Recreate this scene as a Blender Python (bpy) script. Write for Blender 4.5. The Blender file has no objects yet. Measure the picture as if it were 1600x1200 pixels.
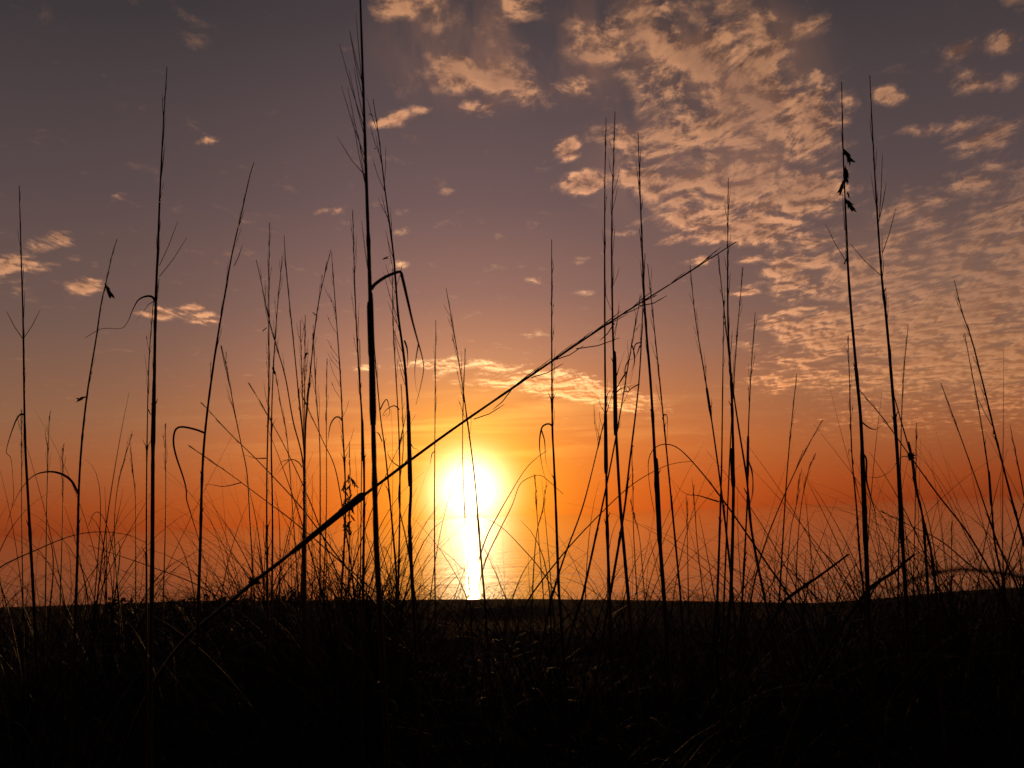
import bpy, bmesh, math, random
import numpy as np
from mathutils import Vector, Matrix

random.seed(7)
rng = np.random.default_rng(11)
scene = bpy.context.scene
COL = scene.collection

# ------------------------------------------------------------------ camera
CAM_Z = 0.75
FPX = 1570.0                      # focal length in pixels of the 1600 px wide photograph
PITCH = math.atan(207 / FPX)
ROLL = math.radians(2.33)
F = Vector((0, math.cos(PITCH), math.sin(PITCH)))
U0 = Vector((0, -math.sin(PITCH), math.cos(PITCH)))
X0 = Vector((1, 0, 0))
R = X0 * math.cos(ROLL) - U0 * math.sin(ROLL)
U = X0 * math.sin(ROLL) + U0 * math.cos(ROLL)
CAM = Vector((0, 0, CAM_Z))
cd = bpy.data.cameras.new('camera')
cam = bpy.data.objects.new('camera', cd)
COL.objects.link(cam)
m = Matrix((R, U, -F)).transposed().to_4x4()
m.translation = CAM
cam.matrix_world = m
cd.sensor_width = 36
cd.lens = 36 * FPX / 1600
cd.clip_start = 0.05
cd.clip_end = 200000
scene.camera = cam
cd.dof.use_dof = True
cd.dof.focus_distance = 1.9
cd.dof.aperture_fstop = 16


def ray(x, y):
    return F * FPX + R * (x - 800) + U * (600 - y)


def at(x, y, D):
    d = ray(x, y)
    return CAM + d * (D / d.y)


def lin(r, g, b):
    f = lambda c: (c / 255 / 12.92) if c <= 10.3 else ((c / 255 + 0.055) / 1.055) ** 2.4
    return (f(r), f(g), f(b))


# ------------------------------------------------------------------ sun and view
SUN = ray(734, 767).normalized()
SUN_EL = math.asin(SUN.z)
SUN_AZ = math.atan2(SUN.x, SUN.y)
ld = bpy.data.lights.new('sun', 'SUN')
ld.energy = 0.36
ld.angle = math.radians(0.6)
ld.color = (1.0, 0.46, 0.14)
sun = bpy.data.objects.new('sun', ld)
COL.objects.link(sun)
sun.rotation_euler = SUN.to_track_quat('Z', 'Y').to_euler()
scene.view_settings.view_transform = 'Standard'
scene.view_settings.look = 'None'
scene.view_settings.exposure = 0
scene.view_settings.gamma = 1


# ------------------------------------------------------------------ node helpers
class NT:
    def __init__(self, tree):
        self.t = tree

    def new(self, kind, **kw):
        n = self.t.nodes.new(kind)
        for k, v in kw.items():
            setattr(n, k, v)
        return n

    def put(self, sock, v):
        if hasattr(v, 'node'):
            self.t.links.new(v, sock)
        elif isinstance(v, (tuple, list)) and len(v) == 3 and sock.type == 'RGBA':
            sock.default_value = (*v, 1)
        else:
            sock.default_value = v

    def math(self, op, a, b=0.0, c=None, clamp=False):
        n = self.new('ShaderNodeMath', operation=op, use_clamp=clamp)
        self.put(n.inputs[0], a)
        self.put(n.inputs[1], b)
        if c is not None:
            self.put(n.inputs[2], c)
        return n.outputs[0]

    def vmath(self, op, a, b=(0, 0, 0), out=0):
        n = self.new('ShaderNodeVectorMath', operation=op)
        self.put(n.inputs[0], a)
        if op == 'SCALE':
            self.put(n.inputs[3], b)
        else:
            self.put(n.inputs[1], b)
        return n.outputs[out]

    def comb(self, x, y, z):
        n = self.new('ShaderNodeCombineXYZ')
        for i, v in enumerate((x, y, z)):
            self.put(n.inputs[i], v)
        return n.outputs[0]

    def smooth(self, v, a, b, lo=0.0, hi=1.0):
        n = self.new('ShaderNodeMapRange', interpolation_type='SMOOTHSTEP')
        for i, q in enumerate((v, a, b, lo, hi)):
            self.put(n.inputs[i], q)
        return n.outputs[0]

    def lerp(self, v, a, b, lo=0.0, hi=1.0):
        n = self.new('ShaderNodeMapRange')
        for i, q in enumerate((v, a, b, lo, hi)):
            self.put(n.inputs[i], q)
        return n.outputs[0]

    def mix(self, f, a, b, mode='MIX'):
        n = self.new('ShaderNodeMix', data_type='RGBA', blend_type=mode)
        self.put(n.inputs[0], f)
        self.put(n.inputs[6], a)
        self.put(n.inputs[7], b)
        return n.outputs[2]

    def ramp(self, f, stops):
        n = self.new('ShaderNodeValToRGB')
        el = n.color_ramp.elements
        while len(el) < len(stops):
            el.new(0.5)
        for e, (p, c) in zip(el, stops):
            e.position = p
            e.color = (*c, 1)
        self.put(n.inputs[0], f)
        return n.outputs[0]

    def noise(self, vec, scale, detail=4, rough=0.5, dist=0.0, dims='3D', lac=2.0):
        n = self.new('ShaderNodeTexNoise', noise_dimensions=dims)
        self.put(n.inputs['Vector'], vec)
        self.put(n.inputs['Scale'], scale)
        self.put(n.inputs['Detail'], detail)
        self.put(n.inputs['Roughness'], rough)
        self.put(n.inputs['Distortion'], dist)
        self.put(n.inputs['Lacunarity'], lac)
        return n.outputs[0]


# ------------------------------------------------------------------ sky
def px_uv(x, y):
    d = ray(x, y)
    return d.x / d.y, d.z / d.y


def build_sky():
    w = bpy.data.worlds.new('World')
    scene.world = w
    w.use_nodes = True
    t = w.node_tree
    t.nodes.clear()
    N = NT(t)
    co = N.new('ShaderNodeTexCoord').outputs['Generated']
    dirv = N.vmath('NORMALIZE', co)
    sp = N.new('ShaderNodeSeparateXYZ')
    N.put(sp.inputs[0], dirv)
    x, y, z = sp.outputs
    front = N.smooth(y, 0.1, 0.5)
    ys = N.math('MAXIMUM', y, 0.05)
    u = N.math('DIVIDE', x, ys)
    v = N.math('DIVIDE', z, ys)
    uv = N.comb(u, v, 0.0)
    # ---- clear air: elevation ramp towards the sun and away from it
    el = N.math('ARCSINE', N.math('MAXIMUM', z, 0.0))
    e = N.math('MULTIPLY', el, 1 / 0.62, clamp=True)
    q = lambda px: math.atan(px / FPX) / 0.62
    far = N.ramp(e, [
        (0.0, lin(134, 54, 24)), (q(35), lin(148, 66, 30)), (q(95), lin(152, 86, 51)), (q(170), lin(140, 96, 70)),
        (q(310), lin(109, 85, 77)), (q(510), lin(86, 71, 72)), (q(810), lin(58, 53, 56)), (1.0, lin(44, 40, 46))])
    near = N.ramp(e, [
        (0.0, lin(218, 80, 22)), (q(40), lin(224, 94, 30)), (q(100), lin(226, 114, 50)), (q(170), lin(212, 122, 72)),
        (q(250), lin(174, 118, 97)), (q(350), lin(136, 101, 96)), (q(500), lin(105, 85, 87)), (q(810), lin(72, 63, 67)), (1.0, lin(44, 40, 46))])
    du = N.math('SUBTRACT', u, SUN.x / SUN.y)
    # the right-hand side of the sky stays warm a little longer
    dus = N.math('MULTIPLY', du, N.lerp(du, -0.2, 0.3, 1.08, 0.92))
    g = N.math('MULTIPLY', N.math('MULTIPLY', dus, dus), -1 / (0.25 ** 2))
    wn = N.math('MULTIPLY', N.math('EXPONENT', g), front)
    sky = N.mix(wn, far, near)
    # darker behind the camera
    back = N.lerp(y, -0.6, 0.6, 0.22, 1.0)
    sky = N.mix(1.0, sky, N.comb(back, back, back), 'MULTIPLY')
    # ---- thin streaks low over the sun
    sv = N.comb(N.math('MULTIPLY', u, 5.0), N.math('MULTIPLY', v, 75.0), 0.0)
    st = N.smooth(N.noise(sv, 1.0, 4, 0.55, 0.6), 0.42, 0.75)
    stband = N.math('MULTIPLY', N.smooth(v, 0.045, 0.07), N.smooth(v, 0.14, 0.105))
    st = N.math('MULTIPLY', N.math('MULTIPLY', st, stband), N.math('MULTIPLY_ADD', wn, 0.75, 0.15))
    st = N.math('MULTIPLY', st, front)
    # ---- angular distance from the sun, in pixels
    dt = N.vmath('DOT_PRODUCT', dirv, tuple(SUN), out=1)
    ang = N.math('MULTIPLY', N.math('ARCCOSINE', N.math('MINIMUM', dt, 0.9999999)), FPX)
    gl_core = N.math('MULTIPLY', N.math('EXPONENT', N.math('MULTIPLY', N.math('POWER', N.math('DIVIDE', ang, 45.0), 2.0), -1.0)), 2.7)
    gl_mid = N.math('MULTIPLY', N.math('EXPONENT', N.math('DIVIDE', ang, -59.0)), 1.6)
    gl_wide = N.math('EXPONENT', N.math('DIVIDE', ang, -155.0))

    def tint(f, c):
        return N.mix(1.0, N.comb(f, f, f), c, 'MULTIPLY')
    glow = N.mix(1.0, tint(gl_core, (1.0, 0.93, 0.72)), tint(gl_mid, (1.0, 0.72, 0.02)), 'ADD')
    glow = N.mix(1.0, glow, tint(gl_wide, (0.52, 0.165, 0.012)), 'ADD')
    sky = N.mix(1.0, sky, glow, 'ADD')
    # ---- cloud cover: soft patches (pixel of the middle, half sizes, tilt, weight)
    blobs = [
        (650, 8, 70, 34, 0, .60), (715, 45, 70, 40, 15, .52), (770, 20, 85, 40, 0, .5), (790, 65, 60, 28, 0, .40),
        (755, 118, 105, 42, 14, .88), (745, 165, 60, 20, -12, .62), (815, 140, 55, 30, 30, .55),
        (895, 136, 50, 22, -6, .72), (935, 70, 80, 60, 20, .6), (985, 25, 130, 46, -25, .58),
        (1060, 40, 130, 90, 0, .62), (1110, 110, 190, 120, 20, .78), (1180, 60, 120, 110, -70, .62), (1010, 150, 90, 55, 0, .55),
        (960, 205, 75, 20, 0, .66), (888, 232, 24, 24, 0, .75), (912, 286, 56, 22, 0, .82), (1000, 280, 45, 24, 0, .8),
        (1030, 225, 90, 50, 15, .74), (1130, 210, 180, 80, 20, .7), (1120, 290, 160, 60, 10, .78), (1080, 340, 90, 28, 5, .78),
        (1180, 360, 90, 28, 0, .78), (1240, 300, 90, 50, 0, .7), (1255, 190, 90, 90, 30, .68), (1290, 298, 34, 28, 0, .7),
        (1055, 372, 40, 10, -12, .6), (1270, 375, 60, 22, 0, .66),
        (1290, 430, 110, 60, 10, .70), (1370, 440, 130, 90, 0, .72), (1470, 440, 180, 150, 0, .72), (1560, 400, 160, 170, 0, .70),
        (1330, 520, 130, 60, 0, .72), (1450, 560, 200, 90, 0, .70), (1570, 560, 150, 110, 0, .66), (1250, 500, 80, 30, 0, .62),
        (1250, 560, 60, 22, 0, .58), (1270, 590, 120, 22, 0, .60), (1450, 640, 200, 45, 0, .42), (1560, 300, 170, 60, -12, .62), (1450, 330, 120, 40, -10, .55),
        (1540, 205, 70, 34, -6, .7), (1445, 202, 45, 16, 0, .58), (1390, 152, 40, 20, 15, .62), (1545, 130, 60, 26, 0, .58),
        (1510, 72, 46, 16, -10, .58), (1565, 62, 45, 30, -10, .58), (1595, 8, 40, 30, 0, .55), (1262, 42, 50, 24, -20, .55),
        (1225, 398, 50, 18, 0, .55), (1162, 455, 36, 11, 0, .62), (1215, 500, 46, 14, 0, .58), (1092, 407, 28, 10, 0, .58), (1175, 405, 26, 10, 0, .5),
        (608, 188, 46, 17, -8, .80), (655, 172, 26, 9, 0, .42), (640, 215, 26, 9, 25, .45), (508, 332, 28, 8, 0, .56), (590, 318, 24, 8, 0, .55), (628, 332, 20, 8, 0, .52), (628, 362, 22, 8, -15, .52), (622, 415, 16, 10, 0, .58), (700, 300, 16, 8, 0, .4),
        (74, 380, 42, 20, -10, .74), (18, 415, 52, 24, 0, .76), (60, 420, 40, 15, 0, .52), (130, 450, 34, 18, -10, .74), (118, 402, 18, 9, 0, .42), (143, 418, 20, 9, 0, .42), (255, 490, 44, 12, 4, .66), (295, 482, 28, 9, 0, .6), (318, 498, 34, 11, 5, .6), (185, 308, 18, 9, -15, .48), (162, 470, 26, 8, 0, .45), (30, 455, 36, 9, 0, .45), (330, 220, 22, 9, 0, .38), (120, 350, 20, 8, 0, .38),
        (690, 566, 40, 9, -3, .72), (645, 568, 30, 7, 0, .55), (730, 570, 46, 13, 5, .72), (775, 578, 50, 13, 12, .78), (790, 600, 70, 12, 6, .66), (860, 598, 80, 24, 12, .90), (930, 614, 80, 20, 10, .86), (985, 630, 60, 22, 8, .7), (700, 580, 40, 8, -20, .5),
        (838, 438, 18, 7, 0, .5), (905, 408, 26, 9, -10, .5), (912, 458, 22, 6, 0, .4), (845, 522, 24, 7, 0, .46), (780, 370, 14, 8, 0, .4), (985, 365, 22, 7, 0, .5),
        (570, 575, 20, 6, 0, .55), (1240, 580, 40, 12, 0, .5), (1170, 540, 30, 10, 0, .4), (1190, 575, 30, 9, 0, .4),
    ]
    cov = None
    for (bx, by, sx, sy, rot, wt) in blobs:
        cu, cv = px_uv(bx, by)
        mp = N.new('ShaderNodeMapping', vector_type='TEXTURE')
        N.put(mp.inputs[0], uv)
        mp.inputs[1].default_value = (cu, cv, 0)
        mp.inputs[2].default_value = (0, 0, ROLL - math.radians(rot))
        k = 1.6
        mp.inputs[3].default_value = (k * sx / FPX, k * sy / FPX, 1)
        gr = N.new('ShaderNodeTexGradient', gradient_type='SPHERICAL')
        N.put(gr.inputs[0], mp.outputs[0])
        s = N.smooth(gr.outputs[1], 0.0, 0.85, 0.0, wt * 1.18)
        cov = s if cov is None else N.math('SMOOTH_MAX', cov, s, 0.12)
    cov = N.math('MINIMUM', cov, 1.0)
    cov = N.math('MULTIPLY', cov, front)
    # ---- the layer the clouds lie in, seen in perspective
    zs = N.math('ADD', N.math('MAXIMUM', z, 0.0), 0.07)
    P = N.comb(N.math('DIVIDE', x, zs), N.math('MULTIPLY', N.math('DIVIDE', y, zs), 0.62), 0.0)

    def field(vec):
        a = N.noise(vec, 8.2, 11, 0.68, 0.3)
        b = N.new('ShaderNodeTexVoronoi', feature='SMOOTH_F1', voronoi_dimensions='2D')
        wob = N.vmath('ADD', vec, N.vmath('SCALE', N.noise(vec, 14.0, 3, 0.6), 0.09))
        N.put(b.inputs['Vector'], wob)
        b.inputs['Scale'].default_value = 12.5
        b.inputs['Smoothness'].default_value = 0.35
        c = N.math('MULTIPLY_ADD', b.outputs['Distance'], -0.20, 0.10)
        return N.math('ADD', N.math('MULTIPLY_ADD', a, 1.55, -0.275), c)
    n1 = field(P)
    n2 = field(N.vmath('ADD', P, (-0.004, 0.022, 0.0)))
    patch = N.noise(P, 1.9, 2, 0.5)
    thr = N.math('MULTIPLY_ADD', N.math('MULTIPLY', cov, N.math('MULTIPLY_ADD', patch, 0.9, 0.58)), -0.61, 0.825)
    dd = N.math('SUBTRACT', n1, thr)
    dens = N.smooth(dd, -0.01, N.lerp(patch, 0.35, 0.65, 0.36, 0.20))
    soft = N.math('MULTIPLY', N.smooth(dd, -0.14, 0.2), 0.35)
    alpha = N.math('MAXIMUM', dens, soft)
    alpha = N.math('MULTIPLY', alpha, N.smooth(cov, 0.02, 0.2))
    rel = N.math('MULTIPLY_ADD', N.math('SUBTRACT', n1, n2), 4.6, 0.5, clamp=True)
    thick = N.smooth(dd, 0.10, 0.42)
    lit = N.math('MULTIPLY', rel, N.math('MULTIPLY_ADD', thick, -0.45, 1.0))
    # how strongly the low sun reaches that part of the layer
    reach = N.math('MULTIPLY', N.math('EXPONENT', N.math('DIVIDE', ang, -420.0)), 1.25)
    reach = N.math('ADD', reach, 0.46)
    reach = N.math('MULTIPLY', reach, N.lerp(u, 0.22, 0.50, 1.08, 0.66))
    lc = N.mix(N.smooth(ang, 150.0, 520.0), (1.0, 0.66, 0.28), (0.88, 0.385, 0.15))
    litc = N.mix(1.0, sky, N.mix(1.0, lc, N.comb(reach, reach, reach), 'MULTIPLY'), 'ADD')
    shc = N.mix(1.0, sky, (1.10, 1.0, 0.86), 'MULTIPLY')
    shc = N.mix(1.0, shc, (0.045, 0.012, 0.0), 'ADD')
    cc = N.mix(lit, shc, litc)
    sky0 = sky
    sky = N.mix(alpha, sky, cc)
    # soft high veil without edges among the clouds, combed into faint fall streaks
    veil = None
    for (bx, by, sx, sy, rot, wt) in ((1120, 70, 190, 120, 15, .8), (1170, 150, 110, 70, -80, .8), (1060, 20, 220, 60, -10, .6), (1190, 250, 140, 90, 10, .6), (740, 70, 170, 110, 10, .62), (1480, 470, 230, 190, 0, .5), (930, 70, 150, 110, 0, .55), (1040, 260, 150, 110, 15, .45)):
        cu, cv = px_uv(bx, by)
        mp = N.new('ShaderNodeMapping', vector_type='TEXTURE')
        N.put(mp.inputs[0], uv)
        mp.inputs[1].default_value = (cu, cv, 0)
        mp.inputs[2].default_value = (0, 0, ROLL - math.radians(rot))
        mp.inputs[3].default_value = (1.3 * sx / FPX, 1.3 * sy / FPX, 1)
        gr = N.new('ShaderNodeTexGradient', gradient_type='SPHERICAL')
        N.put(gr.inputs[0], mp.outputs[0])
        sv_ = N.smooth(gr.outputs[1], 0.0, 0.8, 0.0, wt)
        veil = sv_ if veil is None else N.math('MAXIMUM', veil, sv_)
    comb_ = N.noise(N.comb(N.math('MULTIPLY_ADD', v, 3.0, N.math('MULTIPLY', u, 22.0)), N.math('MULTIPLY', v, 7.0), 0.0), 1.0, 5, 0.55, 0.4)
    veil = N.math('MULTIPLY', N.math('MULTIPLY', veil, N.smooth(comb_, 0.28, 0.68)), front)
    vc = N.mix(1.0, sky0, N.mix(1.0, (0.25, 0.10, 0.035), N.comb(reach, reach, reach), 'MULTIPLY'), 'ADD')
    sky = N.mix(N.math('MULTIPLY', veil, 0.88), sky, vc)
    sc = N.mix(1.0, sky, N.mix(1.0, tint(N.math('EXPONENT', N.math('DIVIDE', ang, -170.0)), (0.75, 0.46, 0.07)), (0.05, 0.028, 0.012), 'ADD'), 'ADD')
    sky = N.mix(st, sky, sc)
    bg = N.new('ShaderNodeBackground')
    N.put(bg.inputs[0], sky)
    bg.inputs[1].default_value = 1.0
    # faint scattered skylight of the real atmosphere
    ns = N.new('ShaderNodeTexSky', sky_type='NISHITA')
    ns.sun_disc = False
    ns.sun_elevation = SUN_EL
    ns.sun_rotation = SUN_AZ
    bg2 = N.new('ShaderNodeBackground')
    N.put(bg2.inputs[0], ns.outputs[0])
    bg2.inputs[1].default_value = 0.001
    add = N.new('ShaderNodeAddShader')
    t.links.new(bg.outputs[0], add.inputs[0])
    t.links.new(bg2.outputs[0], add.inputs[1])
    out = N.new('ShaderNodeOutputWorld')
    t.links.new(add.outputs[0], out.inputs[0])


build_sky()


# ------------------------------------------------------------------ materials
def mat(name):
    mt = bpy.data.materials.new(name)
    mt.use_nodes = True
    mt.node_tree.nodes.clear()
    return mt, NT(mt.node_tree)


def straw_material(name, base, dark, translucency, rough=0.45, scale=60.0):
    mt, N = mat(name)
    obj = N.new('ShaderNodeTexCoord').outputs['Object']
    n = N.noise(obj, scale, 4, 0.6)
    c = N.mix(N.smooth(n, 0.35, 0.7), dark, base)
    p = N.new('ShaderNodeBsdfPrincipled')
    N.put(p.inputs['Base Color'], c)
    p.inputs['Roughness'].default_value = rough
    p.inputs['Specular IOR Level'].default_value = 0.25
    tr = N.new('ShaderNodeBsdfTranslucent')
    N.put(tr.inputs[0], N.mix(1.0, c, (1.0, 0.55, 0.3), 'MULTIPLY'))
    mx = N.new('ShaderNodeMixShader')
    mx.inputs[0].default_value = translucency
    mt.node_tree.links.new(p.outputs[0], mx.inputs[1])
    mt.node_tree.links.new(tr.outputs[0], mx.inputs[2])
    o = N.new('ShaderNodeOutputMaterial')
    mt.node_tree.links.new(mx.outputs[0], o.inputs[0])
    return mt


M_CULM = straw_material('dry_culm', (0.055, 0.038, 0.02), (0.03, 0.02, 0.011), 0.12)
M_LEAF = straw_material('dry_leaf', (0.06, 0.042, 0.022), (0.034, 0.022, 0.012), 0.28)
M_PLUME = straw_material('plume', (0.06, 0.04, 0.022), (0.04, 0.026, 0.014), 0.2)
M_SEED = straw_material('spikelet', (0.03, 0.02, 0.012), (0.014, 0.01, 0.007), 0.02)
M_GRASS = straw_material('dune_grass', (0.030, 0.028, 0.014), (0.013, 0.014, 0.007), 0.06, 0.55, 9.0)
M_COVER = straw_material('creeper', (0.025, 0.03, 0.012), (0.01, 0.014, 0.006), 0.03, 0.5, 14.0)


def sand_material():
    mt, N = mat('sand')
    pos = N.new('ShaderNodeNewGeometry').outputs['Position']
    big = N.noise(pos, 1.3, 5, 0.6)
    fine = N.noise(pos, 40.0, 4, 0.7)
    f = N.math('MULTIPLY_ADD', fine, 0.5, N.math('MULTIPLY', big, 0.5))
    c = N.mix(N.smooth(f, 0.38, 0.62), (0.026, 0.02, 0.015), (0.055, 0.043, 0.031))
    p = N.new('ShaderNodeBsdfPrincipled')
    N.put(p.inputs['Base Color'], c)
    p.inputs['Roughness'].default_value = 0.95
    p.inputs['Specular IOR Level'].default_value = 0.1
    b = N.new('ShaderNodeBump')
    b.inputs['Strength'].default_value = 0.7
    b.inputs['Distance'].default_value = 0.03
    N.put(b.inputs['Height'], N.math('MULTIPLY_ADD', N.noise(pos, 12.0, 5, 0.65), 1.0, N.math('MULTIPLY', fine, 0.25)))
    N.put(p.inputs['Normal'], b.outputs[0])
    o = N.new('ShaderNodeOutputMaterial')
    mt.node_tree.links.new(p.outputs[0], o.inputs[0])
    return mt


def sea_material():
    mt, N = mat('sea_water')
    pos = N.new('ShaderNodeNewGeometry').outputs['Position']
    sp = N.new('ShaderNodeSeparateXYZ')
    N.put(sp.inputs[0], pos)
    px, py, pz = sp.outputs
    swell = N.noise(N.comb(N.math('MULTIPLY', px, 0.06), N.math('MULTIPLY', py, 0.26), 0.0), 1.0, 3, 0.5, 0.3)
    chop = N.noise(N.comb(N.math('MULTIPLY', px, 0.8), N.math('MULTIPLY', py, 2.0), 3.0), 1.0, 4, 0.6, 0.2)
    h = N.math('ADD', N.math('MULTIPLY', swell, 1.0), N.math('MULTIPLY', chop, 0.34))
    b = N.new('ShaderNodeBump')
    b.inputs['Strength'].default_value = 0.095
    b.inputs['Distance'].default_value = 1.0
    N.put(b.inputs['Height'], h)
    p = N.new('ShaderNodeBsdfPrincipled')
    p.inputs['Base Color'].default_value = (0.035, 0.03, 0.028, 1)
    p.inputs['Roughness'].default_value = 0.045
    p.inputs['IOR'].default_value = 1.33
    N.put(p.inputs['Normal'], b.outputs[0])
    o = N.new('ShaderNodeOutputMaterial')
    mt.node_tree.links.new(p.outputs[0], o.inputs[0])
    return mt


# ------------------------------------------------------------------ mesh helpers
def link_mesh(name, verts, faces, material, parent=None, smooth=True):
    me = bpy.data.meshes.new(name)
    me.from_pydata([tuple(v) for v in verts], [], faces)
    me.update()
    if smooth:
        me.polygons.foreach_set('use_smooth', [True] * len(me.polygons))
    me.materials.append(material)
    o = bpy.data.objects.new(name, me)
    COL.objects.link(o)
    if parent is not None:
        o.parent = parent
    return o


def tag(o, label=None, cat=None, group=None, kind=None):
    if label:
        o['label'] = label
    if cat:
        o['category'] = cat
    if group:
        o['group'] = group
    if kind:
        o['kind'] = kind
    return o


def tube(V, Fc, pts, radii, sides=6, flat=1.0, twist=0.0):
    """Append a tapered tube (flat < 1 squeezes it into a blade) through world points."""
    n = len(pts)
    base = len(V)
    for i in range(n):
        a = pts[max(i - 1, 0)]
        b = pts[min(i + 1, n - 1)]
        tdir = (b - a)
        if tdir.length < 1e-9:
            tdir = Vector((0, 0, 1))
        tdir.normalize()
        side = tdir.cross(Vector((0, 1, 0)))
        if side.length < 1e-4:
            side = Vector((1, 0, 0))
        side.normalize()
        other = side.cross(tdir).normalized()
        tw = twist * i / n
        s2 = side * math.cos(tw) + other * math.sin(tw)
        o2 = other * math.cos(tw) - side * math.sin(tw)
        r = radii[i]
        for k in range(sides):
            an = 2 * math.pi * k / sides
            V.append(pts[i] + s2 * (r * math.cos(an)) + o2 * (r * flat * math.sin(an)))
    for i in range(n - 1):
        for k in range(sides):
            k2 = (k + 1) % sides
            Fc.append((base + i * sides + k, base + i * sides + k2, base + (i + 1) * sides + k2, base + (i + 1) * sides + k))
    Fc.append(tuple(base + k for k in range(sides))[::-1])
    Fc.append(tuple(base + (n - 1) * sides + k for k in range(sides)))


def spline(P, n):
    """Catmull-Rom through 2-D or 3-D control points, n samples evenly spread by length."""
    P = [np.array(p, float) for p in P]
    if len(P) == 2:
        return [P[0] + (P[1] - P[0]) * i / (n - 1) for i in range(n)]
    Q = [2 * P[0] - P[1]] + P + [2 * P[-1] - P[-2]]
    out = []
    for i in range(1, len(Q) - 2):
        p0, p1, p2, p3 = Q[i - 1:i + 3]
        for k in range(12):
            s = k / 12
            out.append(0.5 * (2 * p1 + (p2 - p0) * s + (2 * p0 - 5 * p1 + 4 * p2 - p3) * s ** 2 + (3 * p1 - p0 - 3 * p2 + p3) * s ** 3))
    out.append(P[-1])
    out = np.array(out)
    L = np.concatenate([[0], np.cumsum(np.linalg.norm(np.diff(out, axis=0), axis=1))])
    t = np.linspace(0, L[-1], n)
    return [np.array([np.interp(tt, L, out[:, c]) for c in range(out.shape[1])]) for tt in t]


# ------------------------------------------------------------------ the dune and the sea
CREST_Y = 8.5


def crest_z(uu):
    xs = [-0.9, -0.51, -0.32, -0.1, 0.0, 0.1, 0.29, 0.35, 0.42, 0.51, 0.9]
    zs = [0.20, 0.176, 0.165, 0.10, 0.073, 0.03, -0.06, -0.045, -0.01, 0.005, 0.02]
    return np.interp(uu, xs, zs)


def bumps(x, y):
    return (0.022 * math.sin(1.9 * x + 0.7 * y) + 0.018 * math.sin(3.1 * y - 1.3 * x + 1.0) + 0.012 * math.sin(5.3 * x + 2.2) * math.sin(4.1 * y))


def ground(x, y):
    uu = x / max(y, 1.0) if y > 0 else 0
    if y <= CREST_Y:
        f = min(max(y, 0) / CREST_Y, 1)
        z = float(crest_z(uu)) * f * f * (3 - 2 * f)
        return z + bumps(x, y) * (1 - f ** 3) - 0.02 * (1 - f)
    q_ = y - CREST_Y
    zc = float(crest_z(x / CREST_Y if abs(x) < 8 else math.copysign(0.9, x)))
    z = zc - 0.10 * q_ - 0.05 * q_ * q_ / (1 + 0.35 * q_)
    return max(z, -3.9)


def build_ground():
    ys = list(np.linspace(-60, -4, 8)) + list(np.linspace(-3, 0.5, 12)) + list(np.linspace(0.6, 11, 90)) + list(np.linspace(11.5, 44, 40)) + [60, 90, 140]
    xs = [-220, -120, -60, -35, -22, -15] + list(np.linspace(-11, 11, 130)) + [15, 22, 35, 60, 120, 220]
    V = [(x, y, ground(x, y)) for y in ys for x in xs]
    nx = len(xs)
    Fc = [(j * nx + i, j * nx + i + 1, (j + 1) * nx + i + 1, (j + 1) * nx + i) for j in range(len(ys) - 1) for i in range(nx - 1)]
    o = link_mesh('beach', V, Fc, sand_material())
    tag(o, kind='structure')


def build_sea():
    V, Fc = [], []
    ys = [22, 40, 80, 200, 600, 2000, 8000, 30000, 90000]
    xs = [-60000, -8000, -800, -100, 0, 100, 800, 8000, 60000]
    for yv in ys:
        for xv in xs:
            V.append((xv, yv, -3.0))
    nx = len(xs)
    for j in range(len(ys) - 1):
        for i in range(nx - 1):
            Fc.append((j * nx + i, j * nx + i + 1, (j + 1) * nx + i + 1, (j + 1) * nx + i))
    o = link_mesh('sea', V, Fc, sea_material(), smooth=False)
    tag(o, kind='structure')


build_ground()
build_sea()


# ------------------------------------------------------------------ single stalks
def path_world(pts, D, slope=0.0, n=None, to_ground=True):
    """pts: traced (x, y) from root to tip; D distance in metres; slope tilts the stalk towards or away from the viewer."""
    n = n or max(14, int(len(pts) * 7))
    P = spline(pts, n)
    W = []
    y0 = P[0][1]
    for p in P:
        d = D * (1 + slope * (y0 - p[1]) / 900.0)
        W.append(at(p[0], p[1], d))
    if to_ground:
        p0 = W[0]
        d = (W[0] - W[2]).normalized()
        g = ground(p0.x, p0.y)
        ext = []
        cur = p0.copy()
        step = 0.05
        k = 0
        while cur.z > ground(cur.x, cur.y) - 0.04 and k < 60:
            d = (d * 0.9 + Vector((0, 0, -1)) * 0.1).normalized()
            cur = cur + d * step
            ext.append(cur.copy())
            k += 1
        W = ext[::-1] + W
        return W, len(ext)
    return W, 0


def lens_shape(V, Fc, a, b, r, flat=0.4):
    """A pointed seed scale from a to b."""
    pts = [a.lerp(b, t) for t in (0, .15, .35, .6, .82, 1)]
    tube(V, Fc, pts, [r * k for k in (.25, .8, 1.0, .75, .4, .05)], 6, flat)


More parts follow.
